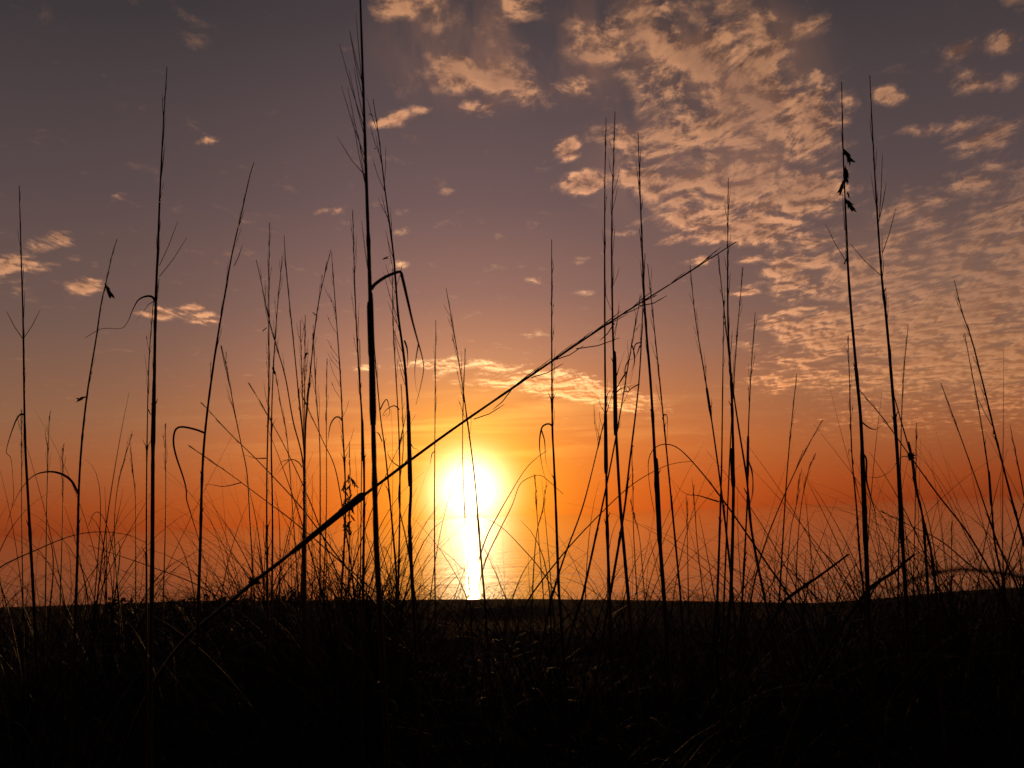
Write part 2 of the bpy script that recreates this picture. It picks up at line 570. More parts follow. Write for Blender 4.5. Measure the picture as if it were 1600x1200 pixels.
def add_stalk(kind, pts, w, D, label, cat, group, wt=None, plume=None, leaves=(), seeds=(), sheaths=(), slope=None, knots=(), awns=()):
    """w: width in photo pixels at the root, wt: at the tip. plume: (share of the length, count, spread px, side, length px)."""
    slope = random.uniform(-0.12, 0.12) if slope is None else slope
    w *= 0.85
    wt = wt and wt * 0.88
    pix = D / FPX
    W, ne = path_world(pts, D, slope)
    root = W[0].copy()
    e = bpy.data.objects.new(kind, None)
    COL.objects.link(e)
    e.location = root
    e.empty_display_size = 0.02
    tag(e, label, cat, group)
    loc = lambda VV: [v - root for v in VV]
    wt = wt or max(0.9, w * 0.22)
    n = len(W)
    rad = []
    nodes = sorted(random.uniform(0.12, 0.6) for _ in range(2))
    for i in range(n):
        t = max(0.0, (i - ne) / (n - 1 - ne))
        r = w + (wt - w) * t ** 1.35
        for q_ in nodes:
            if t > q_:
                r *= 0.95
        if plume and t > 1 - plume[0]:
            r += 0.3 * random.uniform(0, 1)
        rad.append(0.5 * r * W[i].y / FPX)
    V, Fc = [], []
    if w >= 3.2:
        for q_ in nodes:
            i = ne + int(q_ * (n - 1 - ne))
            rad[i] *= 1.28
            for _ in range(random.randint(1, 2)):       # peeling husk at the joint
                a_ = W[i]
                d_ = (W[min(i + 1, n - 1)] - W[max(i - 1, 0)]).normalized()
                s_ = R * random.choice((-1, 1)) * random.uniform(.1, .35) + F * random.uniform(-.2, .2)
                L_ = pix * random.uniform(10, 26)
                tube(V, Fc, [a_, a_ + d_ * L_ * .5 + s_ * L_ * .25, a_ + d_ * L_ + s_ * L_], [rad[i] * .8, rad[i] * .45, rad[i] * .08], 5, 0.3)
        for i in range(ne, n):
            rad[i] *= random.uniform(0.92, 1.06)
    tube(V, Fc, W, rad, 6 if w >= 4 else 5)
    link_mesh('culm', loc(V), Fc, M_CULM, e)
    P2 = spline(pts, 60)
    y0 = pts[0][1]
    dep = lambda yy: D * (1 + slope * (y0 - yy) / 900.0)
    if plume:
        share, count, spread, side, ln = plume
        V, Fc = [], []
        i0 = ne + int((1 - share) * (n - 1 - ne))
        tube(V, Fc, W[i0:], [r * 1.04 for r in rad[i0:]], 5)        # the rachis the branches stand on
        for k in range(count):
            t = 1 - share + share * 0.9 * (k + random.random()) / count
            i = min(int(t * 59), 57)
            p, q_ = P2[i], P2[i + 1]
            td = (q_ - p) / (np.linalg.norm(q_ - p) + 1e-9)
            nd = np.array([-td[1], td[0]])
            s = side if side else random.choice((-1, 1))
            if side and random.random() < 0.15:
                s = -side
            L = ln * random.uniform(0.5, 1.15) * (1.15 - 0.5 * (t - 1 + share) / share)
            sp_ = spread * random.uniform(0.15, 1.0)
            nd = nd * (1 if nd[0] > 0 else -1) * s
            a = p
            b = p + td * L * 0.5 + nd * sp_ * 0.62
            c = p + td * L + nd * sp_
            dd_ = dep(p[1])
            off = random.uniform(-0.06, 0.06)
            pw = [at(*(a + (b - a) * f), dd_ * (1 + off * f * 0.5)) for f in (0, 0.5)] + [at(*(b + (c - b) * f), dd_ * (1 + off * (0.5 + f * 0.5))) for f in (0, 0.5, 1)]
            rw = 0.36 * pix * min(1.5, max(0.85, w * 0.2))
            tube(V, Fc, pw, [rw, rw, rw * 1.05, rw * 0.9, rw * 0.35], 4)
            if random.random() < 0.5:       # empty husk bases along the branch
                j = random.randint(1, 3)
                h = pw[j]
                lens_shape(V, Fc, h, h + (pw[j + 1] - pw[j]).normalized() * pix * 7, pix * 0.7)
        for k in range(int(count * 0.9)):   # short bristles held close to the axis
            t = 1 - share + share * random.random() * 0.97
            i = min(int(t * 59), 57)
            p, q_ = P2[i], P2[i + 1]
            td = (q_ - p) / (np.linalg.norm(q_ - p) + 1e-9)
            nd = np.array([-td[1], td[0]]) * random.choice((-1, 1))
            b = p + td * random.uniform(9, 22) + nd * random.uniform(0.6, 2.2)
            dd_ = dep(p[1])
            A, B = at(*p, dd_), at(*b, dd_ * random.uniform(0.99, 1.01))
            tube(V, Fc, [A, A.lerp(B, .5), B], [0.36 * pix, 0.36 * pix, 0.15 * pix], 4)
        link_mesh('plume', loc(V), Fc, M_PLUME, e)
    for (ax, ay, bx, by) in awns:
        V, Fc = [], []
        A, B = at(ax, ay, dep(ay)), at(bx, by, dep(by) * 1.02)
        mid = A.lerp(B, 0.5) + Vector((0, 0, -0.004))
        tube(V, Fc, [A, A.lerp(mid, .5), mid, mid.lerp(B, .5), B], [pix * k for k in (.62, .6, .55, .5, .25)], 4)
        link_mesh('panicle_branch', loc(V), Fc, M_PLUME, e)
    for lf in leaves:
        lp, lw = lf[0], lf[1]
        n2 = max(14, len(lp) * 6)
        LP = spline(lp, n2)
        amp = lf[2] if len(lf) > 2 else random.uniform(-0.08, 0.08)
        LW = []
        d0 = dep(lp[0][1])
        for i, p in enumerate(LP):
            LW.append(at(p[0], p[1], d0 * (1 + amp * math.sin(math.pi * 0.5 * i / (n2 - 1)))))
        V, Fc = [], []
        tube(V, Fc, LW, [0.5 * pix * lw * (1 - 0.78 * (i / (n2 - 1)) ** 1.4) for i in range(n2)], 6, 0.38, random.choice((-1, 1)) * random.uniform(0.8, 2.6))
        link_mesh('leaf', loc(V), Fc, M_LEAF, e)
    for (sx, sy, L, an, nb) in seeds:
        V, Fc = [], []
        d0 = dep(sy)
        A = at(sx, sy, d0)
        ax = (R * math.cos(math.radians(an)) + U * math.sin(math.radians(an)))
        px_ = (R * -math.sin(math.radians(an)) + U * math.cos(math.radians(an)))
        nb = nb * 2
        for k in range(nb):
            f = k / max(nb - 1, 1)
            st = A + ax * (pix * L * 0.72 * f)
            sgn = 1 if k % 2 else -1
            en = st + (ax * 0.9 + px_ * sgn * random.uniform(0.12, 0.5) + F * random.uniform(-.3, .3)).normalized() * pix * L * random.uniform(.34, .52)
            lens_shape(V, Fc, st, en, pix * L * random.uniform(0.055, .095), 0.6)
        lens_shape(V, Fc, A - ax * pix * L * .1, A + ax * pix * L * .9, pix * L * 0.08, 0.6)
        link_mesh('spikelet', loc(V), Fc, M_SEED, e)
    for (xa, ya, xb, yb, sw, ew) in sheaths:
        V, Fc = [], []
        A, B = at(xa, ya, dep(ya)), at(xb, yb, dep(yb))
        tube(V, Fc, [A.lerp(B, f) for f in (0, .1, .5, .9, .98, 1)], [0.44 * pix * q_ for q_ in (sw * .8, sw, (sw + ew) / 2, ew, ew * .8, ew * .3)], 6)
        link_mesh('leaf_sheath', loc(V), Fc, M_LEAF, e)
    for (kx, ky, size, count) in knots:
        V, Fc = [], []
        C_ = at(kx, ky, dep(ky))
        for k in range(count):
            an = random.uniform(0, 6.283)
            v0 = (R * math.cos(an) + U * math.sin(an) + F * random.uniform(-.6, .6)).normalized()
            v1 = (v0 + R * random.uniform(-.6, .6) + U * random.uniform(-.6, .6)).normalized()
            L = pix * size * random.uniform(.35, .85)
            a = C_ - v0 * L * 0.25
            tube(V, Fc, [a, C_ + v0 * L * .35, C_ + v1 * L * .75 + v0 * L * 0.1, C_ + v1 * L], [pix * size * q_ for q_ in (.12, .16, .10, .02)], 5, 0.5)
        link_mesh('knot', loc(V), Fc, M_SEED, e)
    return e


G_OAT = 'sea oat stalks standing on the dune'
G_THIN = 'thin grass stems standing on the dune'
G_ARCH = 'arching grass blades on the dune'
OAT, THIN = 'sea_oat_stalk', 'grass_stalk'


def oat(pts, w, D, label, **kw):
    return add_stalk(OAT, pts, w, D, label, 'sea oat', G_OAT, **kw)


def thin(pts, w, D, label, **kw):
    kw.setdefault('plume', (0.34, 7, 7, 0, 40))
    return add_stalk(THIN, pts, w, D, label, 'grass stem', G_THIN, **kw)


def blade(pts, w, D, label, **kw):
    kw.setdefault('slope', 0.0)
    return add_stalk('grass_shoot', pts, w, D, label, 'grass blade', G_ARCH, **kw)


# --- stalks at the edge of the photo away from the sun
oat([(53, 945), (44, 780), (39, 680), (36, 500), (33, 400), (30, 290)], 6, 2.0,
    'sea oat stalk nearest the photo\'s left edge, a kinked leaf hanging off it',
    plume=(.5, 9, 5, 0, 55), leaves=[([(38, 648), (31, 648), (22, 664), (10, 704), (17, 716), (20, 745), (21, 780), (14, 810)], 3)],
    awns=[(36, 530, 10, 486), (36, 530, 63, 484)])
oat([(118, 955), (121, 870), (123, 770), (128, 690), (137, 610), (150, 530), (158, 475), (166, 440), (176, 395), (183, 374)], 5.5, 2.2,
    'leaning sea oat with two dark spikelets and a leaf arching from mid stem',
    plume=(.6, 9, 4, 1, 40), leaves=[([(122, 771), (112, 752), (97, 741), (78, 737), (55, 742), (36, 760), (20, 790), (8, 830)], 4)],
    seeds=[(165, 445, 26, -62, 4), (134, 620, 16, 200, 4), (140, 585, 6, 40, 2)])
oat([(237, 945), (238, 860), (239, 700), (241, 600), (243, 480), (247, 380), (250, 300), (255, 200), (261, 104)], 8.5, 1.45,
    'tall straight sea oat with a leaf curling off towards the stalk bearing two spikelets',
    wt=1.2, plume=(.62, 16, 6, 0, 70), awns=[(249, 415, 278, 345), (249, 432, 292, 371)],
    leaves=[([(243, 472), (238, 464), (228, 463), (216, 469), (207, 485), (200, 502), (190, 513), (170, 513), (155, 515), (133, 528)], 4),
            ([(243, 470), (232, 476), (222, 490), (212, 502)], 2)],
    sheaths=[(239, 700, 241, 590, 9, 7)])
thin([(229, 945), (229, 800), (230, 680), (233, 560), (240, 470)], 4, 2.2,
     'slim stem close against the tall sea oat with the curling leaf',
     seeds=[(232, 640, 8, -70, 2)])
oat([(310, 940), (313, 850), (316, 740), (322, 660), (335, 560), (348, 480), (362, 400), (378, 330), (391, 272), (397, 254)], 6, 1.9,
    'curved sea oat leaning towards the sun, a ragged leaf hanging from its bend',
    plume=(.55, 11, 6, 0, 45), leaves=[([(321, 677), (305, 671), (284, 667), (274, 672), (271, 690), (275, 712), (286, 745), (291, 765), (292, 782), (302, 815), (318, 870), (331, 925)], 3.2)],
    awns=[(345, 540, 358, 598), (366, 415, 379, 382)])
thin([(397, 925), (391, 820), (386, 740), (376, 690), (366, 640), (355, 580), (346, 540)], 3, 3.4,
     'faint stem tilting back to touch the curved sea oat', leaves=[([(377, 754), (350, 760), (325, 757), (308, 764), (299, 780)], 1.8)])
thin([(36, 940), (34, 800), (34, 640)], 2.6, 4.2, 'short stem beside the kinked leaf at the photo\'s left edge')
thin([(71, 940), (74, 750), (77, 650)], 2.8, 3.9, 'short bare stem under the arch of the spikelet stalk\'s leaf')
thin([(94, 940), (98, 800), (98, 700)], 2.4, 4.4, 'small stem where the arching leaf meets its leaning stalk')
thin([(185, 942), (179, 833), (183, 767), (195, 715), (207, 678)], 2.6, 4.0, 'short stem bowing between the spikelet stalk and the tall straight sea oat', plume=(.3, 5, 4, 0, 30))
thin([(212, 942), (212, 792), (208, 740), (204, 700)], 2.4, 4.3, 'short straight stem in front of the tall straight sea oat\'s foot', plume=(.3, 5, 4, 0, 30))
thin([(255, 942), (259, 792), (258, 662)], 2.6, 4.0, 'solitary thin stem between the tall straight and the curved sea oats', plume=(.3, 5, 4, 0, 30))
blade([(187, 945), (180, 880), (172, 838), (160, 806), (148, 801), (138, 822)], 2.4, 3.4, 'small hooked blade just past the leaning spikelet stalk')
blade([(0, 910), (0, 887), (60, 858), (110, 838), (155, 831), (200, 836), (228, 848)], 2.6, 3.0, 'long low blade arching from the photo\'s edge across two sea oat stalks')
blade([(350, 938), (300, 910), (240, 887), (180, 866), (138, 852)], 2.2, 3.2, 'long low blade sloping down to the knotted foot of the fallen stalk')

# --- crowd of stems beside the sun
oat([(418, 940), (417, 760), (420, 600), (420, 460), (421, 348)], 4.2, 2.6, 'upright sea oat topping the crowd of stems, dark knot below its tip',
    plume=(.55, 14, 9, 0, 50), seeds=[(417, 512, 9, 215, 2), (420, 488, 6, -80, 2)], leaves=[([(416, 716), (400, 716), (385, 712), (375, 714)], 2)])
thin([(425, 940), (426, 800), (424, 700), (426, 600), (432, 500), (441, 400)], 4, 2.7, 'stem crossing behind the dark knotted sea oat, spikelet half way',
     seeds=[(427, 572, 14, -85, 3)])
thin([(478, 940), (475, 800), (473, 720), (458, 658), (446, 590), (432, 541), (418, 490), (408, 440), (400, 405)], 4, 2.6,
     'stem slanting up from the crowd towards the curved sea oat')
thin([(477, 940), (477, 740), (465, 600), (454, 490), (447, 420), (444, 368)], 4, 2.5, 'slender stem leaning back with a bare needle tip, second highest of the crowd',
     plume=(.3, 5, 4, 0, 36))
oat([(475, 940), (476, 760), (478, 660), (484, 590), (495, 490), (506, 435), (517, 390)], 4.6, 2.4, 'sea oat in the crowd leaning in towards the thickest stalk, small spikelet on it',
    seeds=[(494, 493, 7, 140, 2), (487, 530, 5, 30, 2)], plume=(.5, 10, 4, 0, 36))
oat([(533, 940), (540, 790), (535, 658), (532, 590), (525, 490), (518, 394)], 4.2, 2.6, 'feathery sea oat whose leaf hooks over like a crook',
    plume=(.6, 14, 20, -1, 45), leaves=[([(535, 658), (530, 652), (523, 653), (516, 665), (512, 690)], 2.6)])
thin([(505, 930), (510, 800), (510, 660), (511, 560)], 2.6, 3.9, 'bare needle stem standing just before the crook leaf', plume=(.3, 5, 3, 0, 25))
thin([(500, 940), (500, 708), (494, 620), (489, 520)], 3.2, 3.3, 'thin stem straight up between the leaning crowd and the crook leaf')
thin([(473, 940), (475, 720), (472, 600), (469, 500)], 3, 3.6, 'short stem hidden in the middle of the crowd, bare top')
thin([(470, 940), (476, 760), (476, 640), (477, 492)], 3.2, 3.4, 'short stem in the middle of the crowd with a dark seed at its shoulder', seeds=[(475, 560, 11, 60, 3)],
     leaves=[([(475, 600), (466, 618), (458, 627), (452, 628)], 1.6)])
thin([(467, 935), (450, 700), (440, 640), (430, 580)], 2.6, 4.0, 'faint stem low in the crowd leaning from the photo\'s middle', plume=(.3, 5, 3, 0, 25))
thin([(545, 925), (546, 830), (547, 760), (546, 690)], 2.6, 3.0, 'short stalk loaded with a dark shaggy seed head behind the fallen stalk', wt=1.0,
     seeds=[(545 + 5 * math.sin(k * 2.3), 742 + 5.2 * k, 13 + 4 * math.sin(k), 262 + 38 * math.sin(k * 1.7), 3) for k in range(19)], plume=(.3, 5, 3, 0, 16))
thin([(600, 960), (575, 929), (525, 866), (470, 792), (400, 717), (360, 678), (315, 629)], 3.4, 2.7, 'long straight stem leaning back from the thickest stalk\'s foot past the curved sea oat', plume=(.2, 5, 2, 0, 25))
thin([(600, 935), (567, 908), (471, 825), (400, 771), (354, 737), (294, 696)], 2.8, 3.1, 'lower of the two long stems leaning back across the curved sea oat', plume=(.2, 5, 2, 0, 25))
thin([(545, 925), (520, 880), (487, 790), (446, 700), (400, 617), (388, 598)], 2.8, 3.2, 'steep thin stem leaning back through the crowd below the curved sea oat\'s tip', plume=(.2, 5, 2, 0, 25),
     leaves=[([(452, 718), (440, 722), (432, 735), (428, 742)], 1.8)])
thin([(548, 880), (541, 833), (525, 737), (505, 690), (483, 642), (470, 612)], 2.8, 3.0, 'thin stem leaning out of the crowd under the crook leaf', plume=(.2, 5, 2, 0, 25),
     leaves=[([(472, 730), (466, 722), (455, 718), (445, 726), (432, 742)], 1.8)])
oat([(567, 940), (569, 770), (567, 675), (562, 600), (556, 490), (553, 400), (551, 328)], 5, 2.2, 'plain sea oat rising straight beside the thickest stalk',
    plume=(.5, 13, 6, 0, 50), sheaths=[(567, 720, 566, 655, 6.4, 5)])
thin([(563, 930), (565, 700), (563, 600), (562, 530)], 2.6, 3.5, 'short thin stem tucked behind the plain sea oat by the thickest stalk', plume=(.3, 5, 3, 0, 25))
oat([(593, 945), (588, 850), (584, 700), (583, 664), (580, 560), (578, 450), (573, 300), (568, 150), (563, 0), (561, -60)], 10.5, 1.05,
    'thickest tallest stalk, one-sided feathery plume running off the top of the photo', wt=3.6, slope=0.0,
    sheaths=[(583, 664, 579, 455, 12.5, 9.5), (580, 560, 578, 470, 11, 12)],
    awns=[(568, 160, 546, 47), (566, 130, 547, 50), (567, 145, 556, 20), (569, 200, 530, 68), (570, 215, 545, 108), (569, 190, 553, 105), (570, 245, 533, 134), (571, 262, 543, 136), (571, 290, 550, 180), (571, 275, 527, 214), (573, 300, 560, 210), (576, 430, 565, 345)],
    leaves=[([(580, 452), (586, 444), (600, 434), (613, 428), (622, 425), (626, 425), (629, 435), (636, 465), (644, 500), (652, 530), (659, 555), (662, 575), (658, 600), (650, 632)], 6),
            ([(654, 536), (650, 560), (648, 580), (650, 605), (656, 622)], 2)])
oat([(646, 945), (640, 825), (642, 767), (640, 687), (633, 575), (622, 490), (615, 400), (602, 300), (592, 215), (583, 155)], 7, 1.6,
    'tall sea oat crossed by the folded leaf of the thickest stalk', wt=1.2,
    plume=(.58, 18, 16, -1, 75), seeds=[(577, 177, 8, -40, 2), (588, 231, 5, 200, 2), (598, 405, 10, 20, 3)],
    leaves=[([(632, 532), (636, 545), (637, 565), (634, 585)], 3), ([(640, 690), (646, 700), (652, 702), (655, 712)], 2)], sheaths=[(641, 760, 638, 640, 8.5, 7)])
thin([(622, 940), (623, 892), (625, 767), (623, 667), (617, 560), (614, 500), (613, 420)], 4, 2.5, 'slim stem rising past the folded leaf\'s bend, tangled leaf curls at its middle',
     leaves=[([(624, 640), (616, 634), (604, 640), (598, 650), (606, 646)], 2), ([(625, 730), (612, 720), (606, 706), (618, 704), (624, 712)], 1.8), ([(625, 690), (630, 668), (635, 640), (634, 610)], 1.8)])
thin([(619, 940), (619, 892), (604, 725), (594, 646), (585, 540), (583, 490)], 4.2, 2.3, 'stem leaning against the thickest stalk, hooked leaf tip above the fallen stalk',
     leaves=[([(594, 640), (600, 628), (605, 625), (609, 645), (603, 652)], 2), ([(597, 690), (592, 678), (586, 676), (583, 690)], 2)], plume=(.3, 4, 4, 0, 25))
thin([(650, 940), (636, 850), (623, 780), (630, 700), (627, 600)], 3, 3.0, 'wavering thin stem behind the stalk crossed by the folded leaf', plume=(.3, 4, 5, 0, 25))

# --- in front of the sun
thin([(680, 942), (679, 790), (681, 500)], 3, 3.6, 'lone straight stem at the sun\'s rim beside the thick crowd', plume=(.35, 4, 4, 0, 40), leaves=[([(680, 705), (675, 709), (673, 722), (674, 735)], 1.6)])
thin([(762, 1000), (757, 930), (752, 875), (742, 750), (727, 633), (718, 571), (706, 500), (697, 450)], 4.2, 2.4, 'stem crossing straight in front of the sun\'s disc',
     plume=(.45, 11, 10, -1, 50))
thin([(735, 945), (729, 850), (724, 750), (723, 667), (727, 545)], 3, 3.4, 'faint stem swallowed by the sun glare above the glitter path', plume=(.3, 5, 3, 0, 30))
# --- the fallen stalk
add_stalk('fallen_stalk', [(300, 989), (332, 962), (366, 935), (398, 908), (450, 868), (540, 795), (567, 775), (640, 720), (720, 662), (860, 566), (960, 499), (1060, 436), (1150, 378)], 7.4, 2.3,
          'long broken stalk leaning diagonally across all the upright stems', 'sea oat', G_OAT, wt=1.6, slope=-0.55,
          sheaths=[(455, 864, 567, 774, 8.6, 11.2), (530, 803, 568, 773, 11.5, 12.8)], knots=[(398, 908, 14, 20), (569, 774, 7, 5)],
          plume=(.42, 16, 6, -1, 60), awns=[(868, 562, 912, 540), (800, 608, 770, 640), (960, 505, 937, 532), (830, 590, 880, 568), (900, 545, 968, 528), (740, 655, 788, 632), (1000, 478, 1042, 462)])

# --- between the sun and the middle of the warm side
oat([(875, 945), (873, 917), (868, 780), (865, 710), (863, 660), (862, 500), (862, 374)], 5.2, 2.2, 'isolated sea oat nearest the glitter path, its leaf folded straight down',
    plume=(.55, 11, 6, 1, 55), leaves=[([(863, 667), (860, 663), (853, 663), (846, 670), (843, 696), (848, 733), (857, 760)], 2.6), ([(846, 672), (851, 690), (853, 720), (862, 745)], 2)])
oat([(953, 945), (949, 833), (947, 720), (946, 646), (945, 500), (945, 300), (947, 184)], 5.6, 2.0, 'straight sea oat, one of a close pair, foot ending in a thick sheath', plume=(.4, 8, 4, 0, 45), wt=1.2,
    sheaths=[(947, 740, 946, 640, 7.4, 6)], leaves=[([(947, 634), (948, 620), (953, 610), (958, 606)], 3)])
oat([(983, 945), (981, 925), (971, 812), (968, 771), (961, 640), (959, 560), (957, 490), (956, 350), (961, 174)], 6.2, 1.9, 'sea oat of the close pair with a snapped sheath edge standing proud', wt=1.2,
    plume=(.48, 13, 13, 1, 60), sheaths=[(962, 680, 960, 548, 8, 7.4)], leaves=[([(962, 592), (968, 572), (973, 558), (976, 548)], 1.8), ([(961, 615), (972, 606), (985, 603), (995, 600)], 2)])
oat([(1038, 945), (1037, 925), (1027, 792), (1024, 730), (1017, 604), (1008, 490), (1002, 350), (997, 208)], 7.2, 1.7, 'thick sea oat right behind the tip half of the fallen stalk', wt=1.2,
    plume=(.5, 13, 5, 0, 55), sheaths=[(1031, 850, 1025, 715, 9, 7.8)])
thin([(1064, 945), (1062, 917), (1046, 750), (1033, 617), (1021, 500), (1012, 412)], 4.2, 2.5, 'stem slanting off from behind the thick sea oat, folded leaf tip on it',
     leaves=[([(1035, 655), (1038, 648), (1042, 650), (1043, 665), (1042, 690)], 2.2)], plume=(.45, 9, 8, 0, 40))
oat([(950, 945), (955, 920), (975, 800), (983, 729), (998, 600), (1004, 490), (1008, 396)], 5, 2.3, 'sea oat leaning under the fallen stalk with shredded curls on it',
    leaves=[([(1001, 535), (993, 538), (990, 550), (991, 565), (984, 590)], 2), ([(1000, 540), (994, 556), (986, 562), (980, 560)], 2), ([(999, 600), (988, 606), (980, 612), (976, 600)], 2)], plume=(.3, 5, 4, 0, 40))
oat([(905, 945), (912, 925), (946, 767), (967, 658), (983, 562), (996, 490), (1001, 462)], 4.6, 2.4, 'sea oat leaning steeply through the close pair, shaggy dead leaves at its top',
    leaves=[([(984, 560), (977, 575), (978, 600), (974, 618)], 2), ([(988, 540), (992, 560), (988, 585), (984, 600)], 2), ([(980, 580), (973, 590), (966, 602), (958, 620), (952, 640)], 2.6), ([(975, 612), (984, 610), (978, 600)], 2)],
    plume=(.35, 9, 10, -1, 30))
thin([(850, 990), (862, 935), (883, 867), (912, 787), (942, 667), (958, 610)], 4.4, 2.4, 'bare stem leaning the other way at the foot of the close pair', plume=(.25, 8, 24, -1, 50))
thin([(830, 965), (837, 846), (848, 795), (854, 758)], 2.4, 3.9, 'short leaning stem between the glitter path and the isolated sea oat', plume=(.3, 5, 3, 0, 20))
thin([(850, 942), (844, 870), (839, 800), (836, 742)], 2, 4.8, 'tiny stem by the short leaning one near the glitter path', plume=(.3, 5, 3, 0, 20))
thin([(996, 942), (990, 833), (989, 770), (987, 700)], 2.2, 4.6, 'tiny upright stem behind the two leaning sea oats', plume=(.3, 5, 3, 0, 20))
thin([(1008, 942), (1000, 846), (992, 810), (985, 780)], 2, 5.0, 'smallest stem at the foot of the leaning sea oats', plume=(.3, 5, 3, 0, 18))
thin([(1100, 942), (1090, 854), (1086, 800), (1083, 758)], 2.2, 4.6, 'short stem under the great arching blade', plume=(.3, 5, 3, 0, 18))
thin([(1076, 942), (1075, 896), (1073, 783)], 2.2, 4.8, 'short straight stem beside the curl under the great arching blade', plume=(.3, 5, 3, 0, 18))
blade([(1262, 990), (1235, 935), (1200, 883), (1158, 821), (1125, 775), (1092, 733), (1062, 702), (1040, 694), (1022, 701), (1013, 722), (1015, 760), (1022, 800)], 4.4, 2.0, 'great arching blade sweeping from the broken sticks to the thick sea oat')
blade([(812, 970), (829, 932), (883, 862), (937, 804), (987, 758), (1033, 731), (1060, 723), (1082, 721)], 3.2, 2.6, 'long low blade arching beneath the great arch from the glitter path side')
blade([(742, 895), (760, 840), (778, 805), (795, 775), (819, 736), (838, 716), (855, 704)], 2.8, 2.9, 'blade bowing away from the glitter path, longest of the bowed pair')
blade([(752, 900), (762, 868), (780, 830), (800, 790), (812, 758), (828, 746), (845, 743), (862, 756), (880, 772)], 2.4, 3.0, 'blade bowing over beside the glitter path, hooked one of the bowed pair')
blade([(880, 945), (845, 890), (815, 855), (785, 825), (752, 805)], 2.4, 3.1, 'straightish blade crossing under the sun towards the isolated sea oat')

# --- the group on the warm side
thin([(1146, 945), (1145, 930), (1138, 860), (1125, 750), (1106, 617), (1087, 500), (1078, 414)], 4.4, 2.4, 'stem leaning outwards just below the tip of the fallen stalk', plume=(.45, 10, 6, 0, 45), sheaths=[(1110, 645, 1104, 605, 5, 4.6)])
oat([(1140, 945), (1142, 930), (1146, 760), (1143, 610), (1138, 520), (1137, 420), (1138, 278)], 6.6, 1.9, 'upright sea oat touched by the fallen stalk\'s tip', wt=1.1, plume=(.5, 12, 7, 0, 50), sheaths=[(1146, 760, 1143, 700, 8, 6.6)])
oat([(1200, 955), (1196, 940), (1175, 833), (1167, 750), (1154, 667), (1143, 590), (1132, 490), (1122, 398)], 5.2, 2.2, 'sea oat crossing the upright one and leaning to the fallen stalk\'s tip', plume=(.4, 8, 5, 0, 40),
    leaves=[([(1168, 720), (1175, 735), (1177, 770), (1172, 790)], 2)])
thin([(1119, 945), (1121, 930), (1127, 750), (1129, 620), (1131, 470)], 4.6, 2.5, 'plain stem just before the upright sea oat, curl tied to it',
     leaves=[([(1123, 784), (1110, 780), (1090, 774), (1076, 773), (1064, 766), (1052, 752), (1046, 745)], 2.6)], plume=(.3, 4, 4, 0, 30))
thin([(1131, 945), (1140, 720), (1146, 608), (1152, 520), (1161, 418)], 3.4, 3.1, 'slim stem fanning out past the upright sea oat', plume=(.35, 6, 5, 0, 40))
thin([(1159, 945), (1161, 917), (1168, 771), (1169, 687), (1173, 590), (1180, 488)], 4.2, 2.6, 'outermost stem of the group round the upright sea oat', plume=(.35, 5, 5, 0, 40),
     leaves=[([(1170, 720), (1176, 745), (1175, 775), (1168, 800), (1172, 830)], 2)], sheaths=[(1168, 745, 1169, 680, 5.4, 4.4)])
thin([(1216, 945), (1218, 930), (1229, 750), (1237, 660), (1245, 584)], 3.6, 2.9, 'short stem crossing another in a narrow X', plume=(.35, 4, 3, 0, 35))
thin([(1172, 945), (1182, 895), (1200, 837), (1225, 775), (1248, 725), (1265, 692), (1285, 656)], 3.2, 3.0, 'slanting stem of the narrow X', plume=(.3, 5, 4, 0, 30))
thin([(1226, 945), (1235, 833), (1244, 790), (1250, 740)], 2, 4.8, 'tiny stem just beyond the narrow X', plume=(.3, 5, 3, 0, 20))
thin([(1243, 945), (1246, 854), (1252, 790), (1258, 758), (1265, 730), (1275, 708)], 2.2, 4.6, 'tiny stem bending over beyond the narrow X', plume=(.3, 5, 3, 0, 20))

# --- far warm side
oat([(1357, 945), (1354, 875), (1346, 675), (1339, 590), (1327, 450), (1322, 350), (1317, 225), (1315, 128)], 8.4, 1.5, 'sea oat bearing three black seed clusters near its top', wt=1.3, plume=(.45, 8, 3, 0, 50),
    seeds=[(1319, 234, 26, -58, 7), (1321, 262, 24, -85, 6), (1319, 282, 22, -110, 6), (1322, 312, 22, -55, 6), (1324, 300, 10, -70, 3), (1322, 405, 9, 250, 3)],
    awns=[(1322, 408, 1290, 350), (1320, 360, 1316, 300)],
    leaves=[([(1348, 709), (1352, 713), (1354, 722), (1354, 750), (1360, 775), (1367, 800), (1369, 828), (1364, 846)], 3), ([(1345, 658), (1356, 667), (1367, 671), (1378, 665), (1388, 660), (1406, 655)], 2.4)],
    sheaths=[(1353, 860, 1347, 700, 9.6, 8.4)])
thin([(1352, 945), (1344, 875), (1338, 790), (1331, 708), (1327, 583), (1325, 525)], 4, 2.6, 'slimmer stem hugging the seed cluster sea oat, looped leaf on it',
     leaves=[([(1334, 725), (1330, 706), (1327, 702), (1326, 710), (1329, 722)], 2), ([(1335, 745), (1340, 765), (1342, 775)], 2)], plume=(.4, 6, 5, -1, 35))
oat([(1416, 945), (1415, 925), (1408, 812), (1402, 708), (1394, 604), (1384, 490), (1377, 425), (1367, 275), (1359, 118)], 7.6, 1.6, 'tall plain sea oat next beyond the one with seed clusters', wt=1.2, plume=(.6, 12, 6, 1, 60),
    awns=[(1379, 395, 1400, 325), (1372, 350, 1385, 285), (1376, 430, 1328, 380), (1374, 340, 1379, 240)], leaves=[([(1400, 724), (1392, 735), (1382, 742), (1370, 746), (1352, 745)], 2.2)], sheaths=[(1410, 850, 1404, 730, 8.8, 7.6)])
